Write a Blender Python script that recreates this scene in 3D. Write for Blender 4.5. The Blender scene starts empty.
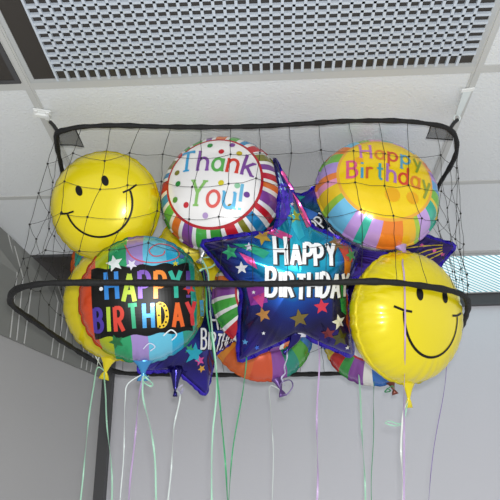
import bpy, bmesh, math, random
import numpy as np
from mathutils import Vector, Matrix
from mathutils.bvhtree import BVHTree
random.seed(7)
PI = math.pi
S = bpy.context.scene
COL = S.collection
# ------------------------------------------------------------------ camera
EYE = Vector((0, 0, 1.45))
FOC, PITCH, YAW, ROLL = 672.0, math.radians(25.7), .027, .02
sp, cp = math.sin(PITCH), math.cos(PITCH)
F = Vector((-math.sin(YAW)*cp, math.cos(YAW)*cp, sp))
R0 = Vector((math.cos(YAW), math.sin(YAW), 0))
U0 = R0.cross(F)
RT = R0*math.cos(ROLL) - U0*math.sin(ROLL)
UP = U0*math.cos(ROLL) + R0*math.sin(ROLL)
cam_d = bpy.data.cameras.new('camera'); cam = bpy.data.objects.new('camera', cam_d); COL.objects.link(cam)
cam.matrix_world = Matrix(((RT.x, UP.x, -F.x, EYE.x), (RT.y, UP.y, -F.y, EYE.y), (RT.z, UP.z, -F.z, EYE.z), (0, 0, 0, 1)))
cam_d.sensor_width = 36; cam_d.lens = 36*FOC/500; cam_d.clip_start = .02
S.camera = cam
KH = 1.34/1.29                       # ceiling height against the first measure
CEIL = EYE.z + 1.29*KH

def ray(x, y): return F + RT*((x-250)/FOC) + UP*((250-y)/FOC)
def at(x, y, d): return EYE + ray(x, y)*d
def on_z(x, y, Z):
    r = ray(x, y); return EYE + r*((Z-EYE.z)/r.z)
def on_y(x, y, Y):
    r = ray(x, y); return EYE + r*(Y/r.y)
def on_plane(x, y, p, n):
    r = ray(x, y); return EYE + r*((p-EYE).dot(n)/r.dot(n))

# ------------------------------------------------------------------ materials
def lin(h):
    h = h.lstrip('#'); v = [int(h[i:i+2], 16)/255 for i in (0, 2, 4)]
    return tuple((q/12.92 if q <= .04045 else ((q+.055)/1.055)**2.4) for q in v) + (1,)
MATS = {}
def mat(name, color=None, metallic=0., rough=.5, coat=0., spec=.5, emit=None, strength=0.):
    if name in MATS: return MATS[name]
    m = bpy.data.materials.new(name); m.use_nodes = True
    b = m.node_tree.nodes['Principled BSDF']
    if color: b.inputs['Base Color'].default_value = lin(color)
    b.inputs['Metallic'].default_value = metallic
    b.inputs['Roughness'].default_value = rough
    b.inputs['Coat Weight'].default_value = coat
    b.inputs['Coat Roughness'].default_value = .08
    b.inputs['Specular IOR Level'].default_value = spec
    if emit:
        b.inputs['Emission Color'].default_value = lin(emit); b.inputs['Emission Strength'].default_value = strength
    MATS[name] = m
    return m
class NT:
    def __init__(s, m): s.t = m.node_tree; s.n = s.t.nodes; s.l = s.t.links; s.b = s.n['Principled BSDF']
    def new(s, k): return s.n.new(k)
    def link(s, a, b): s.l.new(a, b)
    def math(s, op, a, b=None):
        n = s.new('ShaderNodeMath'); n.operation = op
        for i, v in enumerate((a, b)):
            if v is None: continue
            if isinstance(v, (int, float)): n.inputs[i].default_value = v
            else: s.link(v, n.inputs[i])
        return n.outputs[0]
    def xyz(s):
        t = s.new('ShaderNodeTexCoord'); q = s.new('ShaderNodeSeparateXYZ'); s.link(t.outputs['Object'], q.inputs[0])
        return q.outputs
    def ramp(s, fac, stops, const=True):
        r = s.new('ShaderNodeValToRGB'); cr = r.color_ramp
        if const: cr.interpolation = 'CONSTANT'
        while len(cr.elements) < len(stops): cr.elements.new(1.0)
        for e, (p, c) in zip(cr.elements, stops): pass
        for i, (p, c) in enumerate(stops):
            cr.elements[i].position = p
        for i, (p, c) in enumerate(stops):
            cr.elements[i].color = lin(c)
        s.link(fac, r.inputs[0]); return r.outputs[0]
    def mix(s, fac, a, b):
        m = s.new('ShaderNodeMix'); m.data_type = 'RGBA'
        s.link(fac, m.inputs[0])
        for i, v in ((6, a), (7, b)):
            if isinstance(v, str): m.inputs[i].default_value = lin(v)
            else: s.link(v, m.inputs[i])
        return m.outputs[2]
    def bump(s, scale, strength, detail=3, dist=.01):
        t = s.new('ShaderNodeTexCoord'); n = s.new('ShaderNodeTexNoise'); b = s.new('ShaderNodeBump')
        n.inputs['Scale'].default_value = scale; n.inputs['Detail'].default_value = detail
        s.link(t.outputs['Object'], n.inputs['Vector']); s.link(n.outputs['Fac'], b.inputs['Height'])
        b.inputs['Strength'].default_value = strength; b.inputs['Distance'].default_value = dist
        s.link(b.outputs[0], s.b.inputs['Normal']); return n.outputs['Fac']

def wedge_stops(widths_cols):
    tot = sum(w for w, c in widths_cols); p = 0; out = []
    for w, c in widths_cols: out.append((p/tot, c)); p += w
    return out
def radial_mat(name, R, wedges, disc=None, ring=None, r_disc=.74, r_ring=.78, turn=0., disc2=None):
    """radial stripes round the rim (up to 32 wedges per turn half), plain printed disc and a thin ring in the middle"""
    m = mat(name, '#ffffff', .2, .25, .3); k = NT(m)
    x, y, z = k.xyz()
    ang = k.math('ARCTAN2', y, x)
    fac = k.math('FRACT', k.math('ADD', k.math('DIVIDE', ang, 2*PI), turn + 1.5))
    if len(wedges) > 30:
        h = len(wedges)//2
        A, B = wedges[:h], wedges[h:]
        sa = sum(w for w, c in A); sb = sum(w for w, c in B); cut = sa/(sa+sb)
        c1 = k.ramp(k.math('DIVIDE', fac, cut), wedge_stops(A))
        c2 = k.ramp(k.math('DIVIDE', k.math('SUBTRACT', fac, cut), 1-cut), wedge_stops(B))
        col = k.mix(k.math('GREATER_THAN', fac, cut), c1, c2)
    else:
        col = k.ramp(fac, wedge_stops(wedges))
    if disc:
        rr = k.math('DIVIDE', k.math('SQRT', k.math('ADD', k.math('MULTIPLY', x, x), k.math('MULTIPLY', y, y))), R)
        front = k.math('GREATER_THAN', z, 0.)
        inr = k.math('MULTIPLY', k.math('LESS_THAN', rr, r_ring), front)
        ind = k.math('MULTIPLY', k.math('LESS_THAN', rr, r_disc), front)
        col = k.mix(inr, col, ring or disc); col = k.mix(ind, col, disc)
    k.link(col, k.b.inputs['Base Color'])
    return m
def band_mat(name, R, bands, rough=.24, metallic=.4, wav=.02):
    m = mat(name, '#ffffff', metallic, rough, .25); k = NT(m)
    x, y, z = k.xyz()
    wv = k.math('MULTIPLY', k.math('SINE', k.math('MULTIPLY', y, 60.)), wav*R*.4)
    fac = k.math('ADD', k.math('DIVIDE', k.math('ADD', x, wv), 2*R), .5)
    k.link(k.ramp(fac, [((p+1)/2, c) for p, c in bands]), k.b.inputs['Base Color'])
    return m
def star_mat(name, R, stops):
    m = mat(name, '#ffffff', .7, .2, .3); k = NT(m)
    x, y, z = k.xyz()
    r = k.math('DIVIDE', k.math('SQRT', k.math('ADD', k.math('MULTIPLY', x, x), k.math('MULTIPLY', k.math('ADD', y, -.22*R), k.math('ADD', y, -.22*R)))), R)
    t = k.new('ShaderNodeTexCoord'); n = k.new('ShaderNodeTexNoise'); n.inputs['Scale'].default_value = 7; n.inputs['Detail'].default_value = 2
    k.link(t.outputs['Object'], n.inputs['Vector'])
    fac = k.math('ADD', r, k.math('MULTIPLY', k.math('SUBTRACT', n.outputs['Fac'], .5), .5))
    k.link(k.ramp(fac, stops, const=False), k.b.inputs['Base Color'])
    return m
def ink(h): return mat('ink_' + h.lstrip('#').lower(), h, .25, .3, .2)

# ------------------------------------------------------------------ objects
def tag(o, label=None, cat=None, group=None, kind=None):
    for k_, v in (('label', label), ('category', cat), ('group', group), ('kind', kind)):
        if v: o[k_] = v
    return o
def mesh_obj(name, bm, mats, parent=None, smooth=True, M=None):
    me = bpy.data.meshes.new(name)
    if M is not None: bm.transform(M)
    bm.to_mesh(me); bm.free()
    if not isinstance(mats, (list, tuple)): mats = [mats]
    for m in mats: me.materials.append(m)
    for p in me.polygons: p.use_smooth = smooth
    o = bpy.data.objects.new(name, me); COL.objects.link(o)
    if parent: o.parent = parent
    return o
def empty(name, M):
    o = bpy.data.objects.new(name, None); o.empty_display_size = .03; COL.objects.link(o)
    o.matrix_world = M if isinstance(M, Matrix) else Matrix.Translation(M)
    return o
def struct(name, bm, m, smooth=False): return tag(mesh_obj(name, bm, m, smooth=smooth), kind='structure')

def box(bm, lo, hi, mi=0):
    x0, y0, z0 = lo; x1, y1, z1 = hi
    v = [bm.verts.new(p) for p in ((x0,y0,z0),(x1,y0,z0),(x1,y1,z0),(x0,y1,z0),(x0,y0,z1),(x1,y0,z1),(x1,y1,z1),(x0,y1,z1))]
    for q in ((0,3,2,1),(4,5,6,7),(0,1,5,4),(1,2,6,5),(2,3,7,6),(3,0,4,7)):
        bm.faces.new([v[i] for i in q]).material_index = mi
def slab(bm, pts, n, mi=0):
    """a flat polygon given thickness along n"""
    a = [bm.verts.new(p) for p in pts]; b = [bm.verts.new(Vector(p)+n) for p in pts]
    fs = [bm.faces.new(a), bm.faces.new(b[::-1])]
    for i in range(len(a)):
        j = (i+1) % len(a); fs.append(bm.faces.new([a[j], a[i], b[i], b[j]]))
    for f in fs: f.material_index = mi
    bmesh.ops.recalc_face_normals(bm, faces=fs)
def tube(bm, pts, r, sides=8, closed=False, cap=True):
    pts = [Vector(p) for p in pts]; n = len(pts)
    rad = r if isinstance(r, (list, tuple)) else [r]*n
    rings = []; prev = None
    for i, p in enumerate(pts):
        if closed: t = pts[(i+1) % n] - pts[i-1]
        else: t = pts[min(i+1, n-1)] - pts[max(i-1, 0)]
        if t.length < 1e-9: t = Vector((0, 0, 1))
        t.normalize()
        if prev is None:
            a = Vector((0, 0, 1)) if abs(t.z) < .9 else Vector((1, 0, 0))
            u = t.cross(a).normalized()
        else:
            u = (prev - t*prev.dot(t))
            u = u.normalized() if u.length > 1e-6 else t.orthogonal().normalized()
        prev = u; w = t.cross(u)
        rings.append([bm.verts.new(p + (u*math.cos(2*PI*k/sides) + w*math.sin(2*PI*k/sides))*rad[i]) for k in range(sides)])
    m = n if closed else n-1
    for i in range(m):
        A, B = rings[i], rings[(i+1) % n]
        for k in range(sides):
            bm.faces.new([A[k], A[(k+1) % sides], B[(k+1) % sides], B[k]])
    if cap and not closed:
        bm.faces.new(rings[0][::-1]); bm.faces.new(rings[-1])
def catmull(pts, per=6, closed=False):
    pts = [Vector(p) for p in pts]; n = len(pts); out = []
    for i in range(n if closed else n-1):
        if closed: p0, p1, p2, p3 = pts[i-1], pts[i], pts[(i+1) % n], pts[(i+2) % n]
        else: p0, p1, p2, p3 = pts[max(i-1, 0)], pts[i], pts[i+1], pts[min(i+2, n-1)]
        for k in range(per):
            t = k/per
            out.append(.5*((2*p1) + (p2-p0)*t + (2*p0-5*p1+4*p2-p3)*t*t + (3*p1-p0-3*p2+p3)*t**3))
    if not closed: out.append(pts[-1])
    return out
def resample(pts, n, closed=False):
    pts = [Vector(p) for p in pts]
    if closed: pts = pts + [pts[0]]
    L = [0]
    for a, b in zip(pts, pts[1:]): L.append(L[-1] + (b-a).length)
    out = []; j = 0; cnt = n if closed else n-1
    for i in range(n):
        s = L[-1]*i/cnt
        while j < len(L)-2 and L[j+1] < s: j += 1
        q = (s-L[j])/max(L[j+1]-L[j], 1e-9); out.append(pts[j].lerp(pts[j+1], min(q, 1)))
    return out

# ================================================================== SETTING
m_tile = mat('ceiling_tile_board', '#e1e4e5', 0, .85); k = NT(m_tile); k.bump(120, .7, 4, .004)
m_bar = mat('ceiling_grid_metal', '#c4c5c2', 0, .5)
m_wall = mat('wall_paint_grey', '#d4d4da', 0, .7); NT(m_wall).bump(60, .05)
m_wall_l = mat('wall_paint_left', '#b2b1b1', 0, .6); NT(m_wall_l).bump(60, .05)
m_val = mat('valance_grey', '#868783', 0, .6); NT(m_val).bump(200, .1)
m_stripe = mat('valance_stripe_white', '#d0d0ce', 0, .6)
m_darktrim = mat('dark_trim', '#4a4a4c', 0, .6)
m_panel_dark = mat('dark_panel', '#393531', 0, .5)

BX = (-.677*KH, .62*KH)                    # the two runner bars seen in the photo
BARX = [q*KH for q in (-.677-1.297*2, -.677-1.297, -.677, .62, .62+1.297, .62+1.297*2)]
BARY = [q*KH for q in (1.53-.63*2, 1.53-.63, 1.53, 2.16, 2.77)]
YB = 3.29*KH                            # back wall
bm = bmesh.new(); box(bm, (-3.6, -1.2, CEIL), (3.6, YB+.1, CEIL+.04))
# openings are covered by the fixtures set flush under the boards
struct('ceiling', bm, m_tile)
n_trim = 1
for x in BARX:
    bm = bmesh.new(); box(bm, (x-.013, -1.2, CEIL-.004), (x+.013, YB-.02, CEIL+.006)); box(bm, (x-.006, -1.2, CEIL-.0065), (x+.006, YB-.02, CEIL-.004))
    struct('trim_%d' % n_trim, bm, m_bar); n_trim += 1
for y in BARY:
    w = .016 if abs(y-1.53*KH) < .01 else .011
    bm = bmesh.new(); box(bm, (-3.6, y-w, CEIL-.0035), (3.6, y+w, CEIL+.006))
    struct('trim_%d' % n_trim, bm, m_bar); n_trim += 1
bm = bmesh.new(); box(bm, (-3.6, YB, -.2), (3.6, YB+.1, CEIL)); struct('wall_back', bm, m_wall)
zt = on_y(485, 305, YB).z
bm = bmesh.new(); box(bm, (-.70*KH, YB-.02, zt), (3.6, YB, CEIL)); box(bm, (-.70*KH, YB-.028, zt-.006), (3.6, YB, zt+.006))
struct('trim_%d' % n_trim, bm, m_darktrim); n_trim += 1

# left wall: angled partition with a striped valance along its top
Pb = on_y(104, 400, YB-.03); Pb.z = 0
Pa = Vector((-1.045*KH, 2.58*KH, 0))
Wd = (Pb-Pa).normalized(); Wn = Vector((Wd.y, -Wd.x, 0))          # Wn faces into the room
def W(x, y, off=0): return on_plane(x, y, Pa + Wn*off, Wn)
far = Pa - Wd*1.6
bm = bmesh.new()
q = [far, Pb]
zt_l = on_y(104, 380, Pb.y).z
a, b = W(-40, 318, 0), W(104, 372, 0)
pts = [Vector((far.x, far.y, -.2)), Vector((Pb.x, Pb.y, -.2)), Vector((Pb.x, Pb.y, b.z+.05)), Vector((far.x, far.y, a.z+.35))]
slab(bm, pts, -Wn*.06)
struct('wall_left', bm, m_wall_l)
bm = bmesh.new()
e = Pb + Wd*.0
c1 = on_y(113, 400, YB-.004)
box(bm, (Pb.x-.01, YB-.06, -.2), (c1.x, YB, b.z+.1)); struct('trim_%d' % n_trim, bm, m_darktrim); n_trim += 1  # dark upright strip filling the gap between partition and back wall

# the valance: upright face with a leaning top, triple pale stripes
OFF = .014
bendpx = [(-60, 222), (22, 277), (58, 301), (112, 336)]
lowpx = [(-60, 307), (10, 338), (55, 357.5), (106, 379)]
toppx = [(-60, 172), (10, 236), (60, 283), (112, 332)]
bend = [W(x, y, OFF) for x, y in bendpx]; low = [W(x, y, OFF) for x, y in lowpx]
top = [on_plane(x, y, Pa - Wn*.03, Wn) for x, y in toppx]
top = [p if p.z < CEIL - .003 else p + (EYE-p)*((p.z-CEIL+.003)/(p.z-EYE.z)) for p in top]
val = empty('striped_valance', Vector((bend[2].x, bend[2].y, low[2].z)))
Mi = val.matrix_world.inverted()
tag(val, 'grey valance with triple pale stripes along the top of the left wall', 'valance')
bm = bmesh.new()
def strip(A, B, n, mi=0):
    fs = []
    for s0 in range(len(A)-1):
        slab(bm, [A[s0], A[s0+1], B[s0+1], B[s0]], n, mi)
strip(bend, low, -Wn*.012)
mesh_obj('face_panel', bm, m_val, val, False, Mi)
bm = bmesh.new(); strip(top, bend, -Wn*.012); mesh_obj('top_panel', bm, m_val, val, False, Mi)
def lerp_path(path, x):
    for (x0, y0), (x1, y1) in zip(path, path[1:]):
        if x0 <= x <= x1: return y0 + (y1-y0)*(x-x0)/(x1-x0)
    return path[-1][1]
for xb, xt, xu in ((10, 17, 8), (16.5, 23, 12), (24, 32, 29), (51, 58, 48), (57.5, 64, 56), (62.5, 70, 64), (81, 87, 80), (86, 92, 86), (90.5, 97, 92)):
    bm = bmesh.new()
    lo_ = W(xb, lerp_path(lowpx, xb)-.5, OFF+.0015); hi_ = W(xt, lerp_path(bendpx, xt), OFF+.0015)
    up_ = on_plane(xu, lerp_path(toppx, xu), Pa - Wn*.03 + Wn*.002, Wn)
    if up_.z > CEIL-.004: up_ = up_ + (EYE-up_)*((up_.z-CEIL+.004)/(up_.z-EYE.z))
    w = Wd*.0032
    slab(bm, [lo_-w, lo_+w, hi_+w, hi_-w], Wn*.0015)
    slab(bm, [hi_-w, hi_+w, up_+w, up_-w], Wn*.0015)
    mesh_obj('pale_stripe', bm, m_stripe, val, False, Mi)

# lit and unlit fluorescent fixtures
m_frame = mat('fixture_frame', '#b9bcbc', 0, .5)
m_lit = mat('lit_prismatic_lens', '#cfeef2', 0, .35, emit='#bfe9ee', strength=.95); k = NT(m_lit)
x, y, z = k.xyz()
wv = k.math('SINE', k.math('MULTIPLY', k.math('ADD', x, k.math('MULTIPLY', y, -1.1)), 2*PI/.030))
fc = k.math('ADD', k.math('MULTIPLY', wv, .5), .5)
cl = k.ramp(fc, [(0, '#3d7a88'), (.35, '#8fd0da'), (.6, '#eefeff'), (1, '#ffffff')], False)
k.link(cl, k.b.inputs['Emission Color']); k.b.inputs['Base Color'].default_value = lin('#6f8488')
def fixture(name, x0, x1, y0, y1, label, kind):
    o = empty(name, Vector(((x0+x1)/2, (y0+y1)/2, CEIL))); Mi = o.matrix_world.inverted()
    tag(o, label, 'ceiling light')
    bm = bmesh.new(); t = .014; z0, z1 = CEIL-.008, CEIL-.0005
    box(bm, (x0, y0, z0), (x1, y0+t, z1)); box(bm, (x0, y1-t, z0), (x1, y1, z1))
    box(bm, (x0, y0+t, z0), (x0+t, y1-t, z1)); box(bm, (x1-t, y0+t, z0), (x1, y1-t, z1))
    mesh_obj('frame', bm, m_frame if kind != 'dark' else m_darktrim, o, False, Mi)
    bm = bmesh.new(); box(bm, (x0+t, y0+t, CEIL-.005), (x1-t, y1-t, CEIL-.0008))
    if kind == 'lit': mesh_obj('lit_lens', bm, m_lit, o, False, Mi)
    else: mesh_obj('dark_lens' if kind == 'dark' else 'housing', bm, m_panel_dark, o, False, Mi)
    if kind == 'grille':
        bm = bmesh.new(); p = .03
        x0 += .075; box(bm, (x0+t-.006, y0+t, CEIL-.016), (x0+t, y1-t, CEIL-.006)); nx = int((x1-x0-2*t)/p); ny = int((y1-y0-2*t)/p)
        for i in range(1, nx): box(bm, (x0+t+i*p-.004, y0+t, CEIL-.015), (x0+t+i*p+.004, y1-t, CEIL-.006))
        for j in range(1, ny): box(bm, (x0+t, y0+t+j*p-.004, CEIL-.015), (x1-t, y0+t+j*p+.004, CEIL-.006))
        mesh_obj('louvre', bm, m_louvre, o, False, Mi)
    return o
m_louvre = mat('louvre_plastic', '#c9d2dc', 0, .4)
fixture('ceiling_light', .06, 1.9, 2.785*KH, YB-.025, 'lit fluorescent ceiling light with striped bluish lens at the back right', 'lit')
fixture('ceiling_light', -1.3, -.02, 2.66*KH, YB-.025, 'dark panel behind the balloons above the striped valance', 'dark')  # flat dark panel standing in for the dark space over the valance
fixture('louvred_ceiling_light', BX[0]+.016, BX[1]-.014, .92*KH, 1.512*KH, 'ceiling light with white egg crate louvre above the front of the net', 'grille')
fixture('ceiling_light', BX[0]-1.28, BX[0]-.014, .92*KH, 1.512*KH, 'dark unlit ceiling light left of the louvred light', 'dark')

# ================================================================== THE NET
m_sleeve = mat('black_rim_sleeve', '#0b0b0b', 0, .7); NT(m_sleeve).bump(150, .4)
m_cord = mat('net_cord', '#1d1d1b', 0, .7)
m_mesh = mat('fine_black_mesh', '#151515', 0, .8)
kk = NT(m_mesh); tr = kk.new('ShaderNodeBsdfTransparent'); mx = kk.new('ShaderNodeMixShader'); mx.inputs[0].default_value = .38
kk.link(tr.outputs[0], mx.inputs[1]); kk.link(kk.b.outputs[0], mx.inputs[2]); kk.link(mx.outputs[0], kk.n['Material Output'].inputs['Surface'])

ZT = EYE.z + 1.23; ZL = EYE.z + .735
front_t = [(57, 133), (64, 130.5), (76, 127.5), (95, 126), (120, 125.5), (180, 127), (250, 126.5), (300, 124), (350, 121), (400, 121), (430, 124), (448, 128.5)]
left_t = [(66, 180), (60, 160), (57, 145)]
right_t = [(456, 138), (456.5, 152), (450, 167), (437, 189)]
tf = [on_z(x, y, ZT) for x, y in front_t]; tl = [on_z(x, y, ZT) for x, y in left_t]; tr_ = [on_z(x, y, ZT) for x, y in right_t]
YTB = 2.60
back_t = [Vector((.63, 2.3, ZT)), Vector((.635, 2.5, ZT)), Vector((.59, YTB, ZT)), Vector((0, YTB+.01, ZT)), Vector((-.6, YTB, ZT)), Vector((-.665, 2.5, ZT)), Vector((-.675, 2.25, ZT))]
T_front, T_right, T_back, T_left = tf, tr_, back_t[:0], tl
top_loop = catmull(tf + tr_ + back_t + tl, 8, True)
low_px = [(14, 291), (25, 286.5), (45, 283.5), (70, 282.7), (150, 282.7), (250, 284), (330, 282.5), (370, 281.5), (400, 283), (430, 287), (452, 291), (465, 297), (468, 308), (462, 325), (448, 348), (432, 365), (400, 372.5), (340, 373.5), (250, 375), (160, 374), (120, 372.5), (98, 363), (72, 347.5), (52, 334), (30, 318.5), (13, 306), (10.5, 298)]
low_loop = catmull([on_z(x, y, ZL) for x, y in low_px], 8, True)

root = empty('balloon_net', Vector((0, 2.2, ZL))); Mi = root.matrix_world.inverted()
tag(root, 'black netting corral with two black hoops hung from the ceiling around the balloons', 'net')
def sleeve(loop, r, name):
    pts = resample(loop, 220, True); rad = [r*(1 + .12*math.sin(i*1.7) + .1*math.sin(i*.61+1)) for i in range(220)]
    bm = bmesh.new(); tube(bm, pts, rad, 10, True); return mesh_obj(name, bm, m_sleeve, root, True, Mi)
sleeve(top_loop, .0078, 'upper_hoop'); sleeve(low_loop, .0092, 'lower_hoop')
# netting: strands from hoop to hoop, cross strands, knots
N, ROWS = 44, 5
def start_at(loop, p):
    i = min(range(len(loop)), key=lambda i: (loop[i]-p).length); return loop[i:] + loop[:i]
def sections(loop, corners, counts):
    idx = [min(range(len(loop)), key=lambda i: (loop[i]-c).length) for c in corners]
    out = []
    for s in range(4):
        a, b = idx[s], idx[(s+1) % 4]
        seg = loop[a:b+1] if b > a else loop[a:] + loop[:b+1]
        out += resample(seg, counts[s]+1)[:-1]
    return out
ct = [on_z(57, 133, ZT), on_z(456, 134, ZT), Vector((.62, YTB, ZT)), Vector((-.63, YTB, ZT))]
cl_ = [on_z(12, 293, ZL), on_z(467, 302, ZL), on_z(436, 362, ZL), on_z(105, 368, ZL)]
cnt = (14, 9, 14, 9)
A = sections(top_loop, ct, cnt); B = sections(low_loop, cl_, cnt); N = len(A)
cen = Vector((-.02, 2.2, 0)); rnd = random.Random(3)
grid = []
for j in range(ROWS+1):
    t = j/ROWS; row = []
    for i in range(N):
        p = A[i].lerp(B[i], t)
        if 0 < j < ROWS:
            o = (p-cen); o.z = 0; o.normalize()
            p += o*((.022*abs(o.y) - (.03 - .09*min(1, max(0, (p.y-1.85)/.5)))*abs(o.x))*math.sin(PI*t)) + Vector((rnd.uniform(-.016, .016), 0, rnd.uniform(-.012, .012)))
            p += Vector((0, 0, .012*math.sin(i*2.1)))
        row.append(p)
    grid.append(row)
bm = bmesh.new()
def cord(a, b, sag=.006):
    pts = [a.lerp(b, q/4) + Vector((rnd.uniform(-.002, .002), rnd.uniform(-.002, .002), -sag*math.sin(PI*q/4))) for q in range(5)]
    pts[0] = a; pts[-1] = b; tube(bm, pts, .0008, 4, False, False)
for i in range(N):
    for j in range(ROWS): cord(grid[j][i], grid[j+1][i], 0)
    for j in range(1, ROWS): cord(grid[j][i], grid[j][(i+1) % N], .005)
for j in range(1, ROWS):
    for i in range(N):
        M = Matrix.Translation(grid[j][i]); bmesh.ops.create_icosphere(bm, subdivisions=1, radius=.0038, matrix=M)
mesh_obj('netting', bm, m_cord, root, True, Mi)
# corner patches of fine mesh
def patch(px, depth_z):
    bm = bmesh.new(); pts = [on_z(x, y, depth_z) for x, y in px[:3]] + [on_y(x, y, on_z(px[0][0], px[0][1], depth_z).y + .02) for x, y in px[3:]]
    slab(bm, pts, Vector((0, .001, 0))); o = mesh_obj('corner_patch', bm, m_mesh, root, False, Mi)
    bm = bmesh.new(); tube(bm, pts[2:], .002, 5); tube(bm, [pts[-1], pts[0]], .001, 5); mesh_obj('patch_hem', bm, m_sleeve, o, True, Mi)
patch([(59, 134), (66, 131), (75, 128), (80, 139), (84, 147), (72, 145), (60, 145)], ZT)
patch([(452, 135), (446, 129), (431, 125), (429, 132), (426, 138), (440, 139), (453, 140)], ZT)
# straps and clips
def strap(pts):
    bm = bmesh.new(); tube(bm, catmull(pts, 4), .006, 8); mesh_obj('corner_strap', bm, m_sleeve, root, True, Mi)
hookL = on_z(50, 120, CEIL-.028); hookR = on_z(457, 118, CEIL-.03)
cornL = on_z(58, 132, ZT); cornR = on_z(450, 129, ZT)
strap([hookL + Vector((.002, 0, -.008)), hookL.lerp(cornL, .5), cornL])
strap([hookR + Vector((0, 0, -.008)), hookR.lerp(cornR, .5), cornR])
m_clip = mat('white_clip_plastic', '#eef0ee', 0, .25, .4)
m_wire = mat('clip_wire', '#c9cbc6', .6, .3)
m_clear = mat('pale_clear_plastic', '#d6dedd', 0, .2, .3)
def clip_white():
    c = on_z(42, 113, CEIL-.006)
    o = empty('ceiling_clip', Vector((c.x, c.y, CEIL))); mi = o.matrix_world.inverted()
    tag(o, 'white plastic ceiling clip holding the left corner of the net', 'clip')
    d = (hookL-c); d.z = 0; d.normalize(); s = Vector((-d.y, d.x, 0))
    bm = bmesh.new()
    def bx(a, b, w, z0, z1): 
        A_ = c + d*a; B_ = c + d*b
        slab(bm, [Vector((p.x, p.y, CEIL-z0)) for p in (A_-s*w, B_-s*w, B_+s*w, A_+s*w)], Vector((0, 0, -(z1-z0))))
    bx(-.028, .026, .021, .007, .011); bmesh.ops.bevel(bm, geom=bm.edges[:], offset=.0012, segments=2)
    mesh_obj('base_plate', bm, m_clip, o, False, mi)
    bm = bmesh.new(); bx(-.02, .018, .006, .012, .02); bx(-.024, -.014, .019, .012, .017); bx(.012, .022, .019, .012, .017)
    mesh_obj('clamp', bm, m_clip, o, False, mi)
    bm = bmesh.new(); e_ = c + d*.022; e_.z = CEIL-.013
    tube(bm, catmull([e_, e_ + d*.006 + Vector((0, 0, -.006)), hookL + Vector((0, 0, .006)), hookL + s*.007, hookL + Vector((0, 0, -.008)), hookL - s*.006, hookL - s*.004 + Vector((0, 0, .006))], 5), .0017, 6)
    mesh_obj('hook', bm, m_wire, o, True, mi)
def clip_clear():
    c = on_z(468, 89, CEIL-.008)
    o = empty('ceiling_clip', Vector((c.x, c.y, CEIL))); mi = o.matrix_world.inverted()
    tag(o, 'long clear plastic ceiling clip with ring at the right corner of the net', 'clip')
    d = (hookR-c); d.z = 0; d.normalize(); s = Vector((-d.y, d.x, 0))
    bm = bmesh.new()
    slab(bm, [Vector((p.x, p.y, CEIL-.007)) for p in (c-s*.018-d*.008, c-s*.018+d*.004, c+s*.018+d*.014, c+s*.018+d*.002)], Vector((0, 0, -.005)))
    bmesh.ops.bevel(bm, geom=bm.edges[:], offset=.001, segments=2)
    mesh_obj('base_plate', bm, m_clip, o, False, mi)
    bm = bmesh.new(); e_ = hookR + Vector((0, 0, .004))
    a0 = c + d*.004; a0.z = CEIL-.009
    q0, q1 = a0, e_ - d*.01
    slab(bm, [q0-s*.013, q1-s*.008, q1+s*.008, q0+s*.013], Vector((0, 0, -.002))); mesh_obj('strap_tab', bm, m_clear, o, False, mi)
    bm = bmesh.new()
    tube(bm, [hookR + RT*(.010*math.cos(t*PI/8)) + UP*(.010*math.sin(t*PI/8)) for t in range(16)], .0032, 8, True)
    mesh_obj('ring', bm, m_clear, o, True, mi)
clip_white(); clip_clear()

# ================================================================== BALLOON MACHINERY
def mylar_profile():
    ts = np.linspace(0, PI/2, 400); r = np.sin(ts)
    # dz/dr=-r^2/sqrt(1-r^4); with r=sin t: dz/dt=-r^2/sqrt(1+r^2)
    g = r*r/np.sqrt(1+r*r); z = np.concatenate(([0], np.cumsum((g[1:]+g[:-1])/2*(ts[1]-ts[0])))); z = z[-1]-z
    return r, z
_R, _Z = mylar_profile()
def round_rings(R, fat, seed, n_th=160, n_r=26, wr=1.0):
    rg = random.Random(seed); nw = rg.randint(30, 36)
    th = np.arange(n_th)*2*PI/n_th
    ph = np.cumsum([rg.uniform(.6, 1.4) for _ in range(nw)]); ph = ph/ph[-1]*2*PI
    am = np.array([rg.uniform(.35, 1.) for _ in range(nw)]); wd = np.array([rg.uniform(.028, .05) for _ in range(nw)])
    ln = np.array([rg.uniform(.55, .82) for _ in range(nw)])
    t = np.linspace(0, 1, n_r+1)[1:]; u = np.sin(t*PI/2)
    rings = []
    for uu in u:
        z0 = np.interp(uu, _R, _Z)
        cr_ = np.zeros(n_th)
        for p, a, w, l in zip(ph, am, wd, ln):
            dd = np.abs((th-p+PI) % (2*PI) - PI)
            cr_ += a*np.exp(-(dd/w)**2)*np.clip((uu-l)/(1.001-l), 0, 1)
        rr = R*uu*(1 - .022*wr*cr_*(uu**6))
        zz = R*fat*z0 - R*.035*wr*cr_*np.clip(1-uu**8, .25, 1)
        rings.append((rr*np.cos(th), rr*np.sin(th), np.maximum(zz, .0006)))
    return rings, (0, 0, R*fat*_Z[0])
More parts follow.
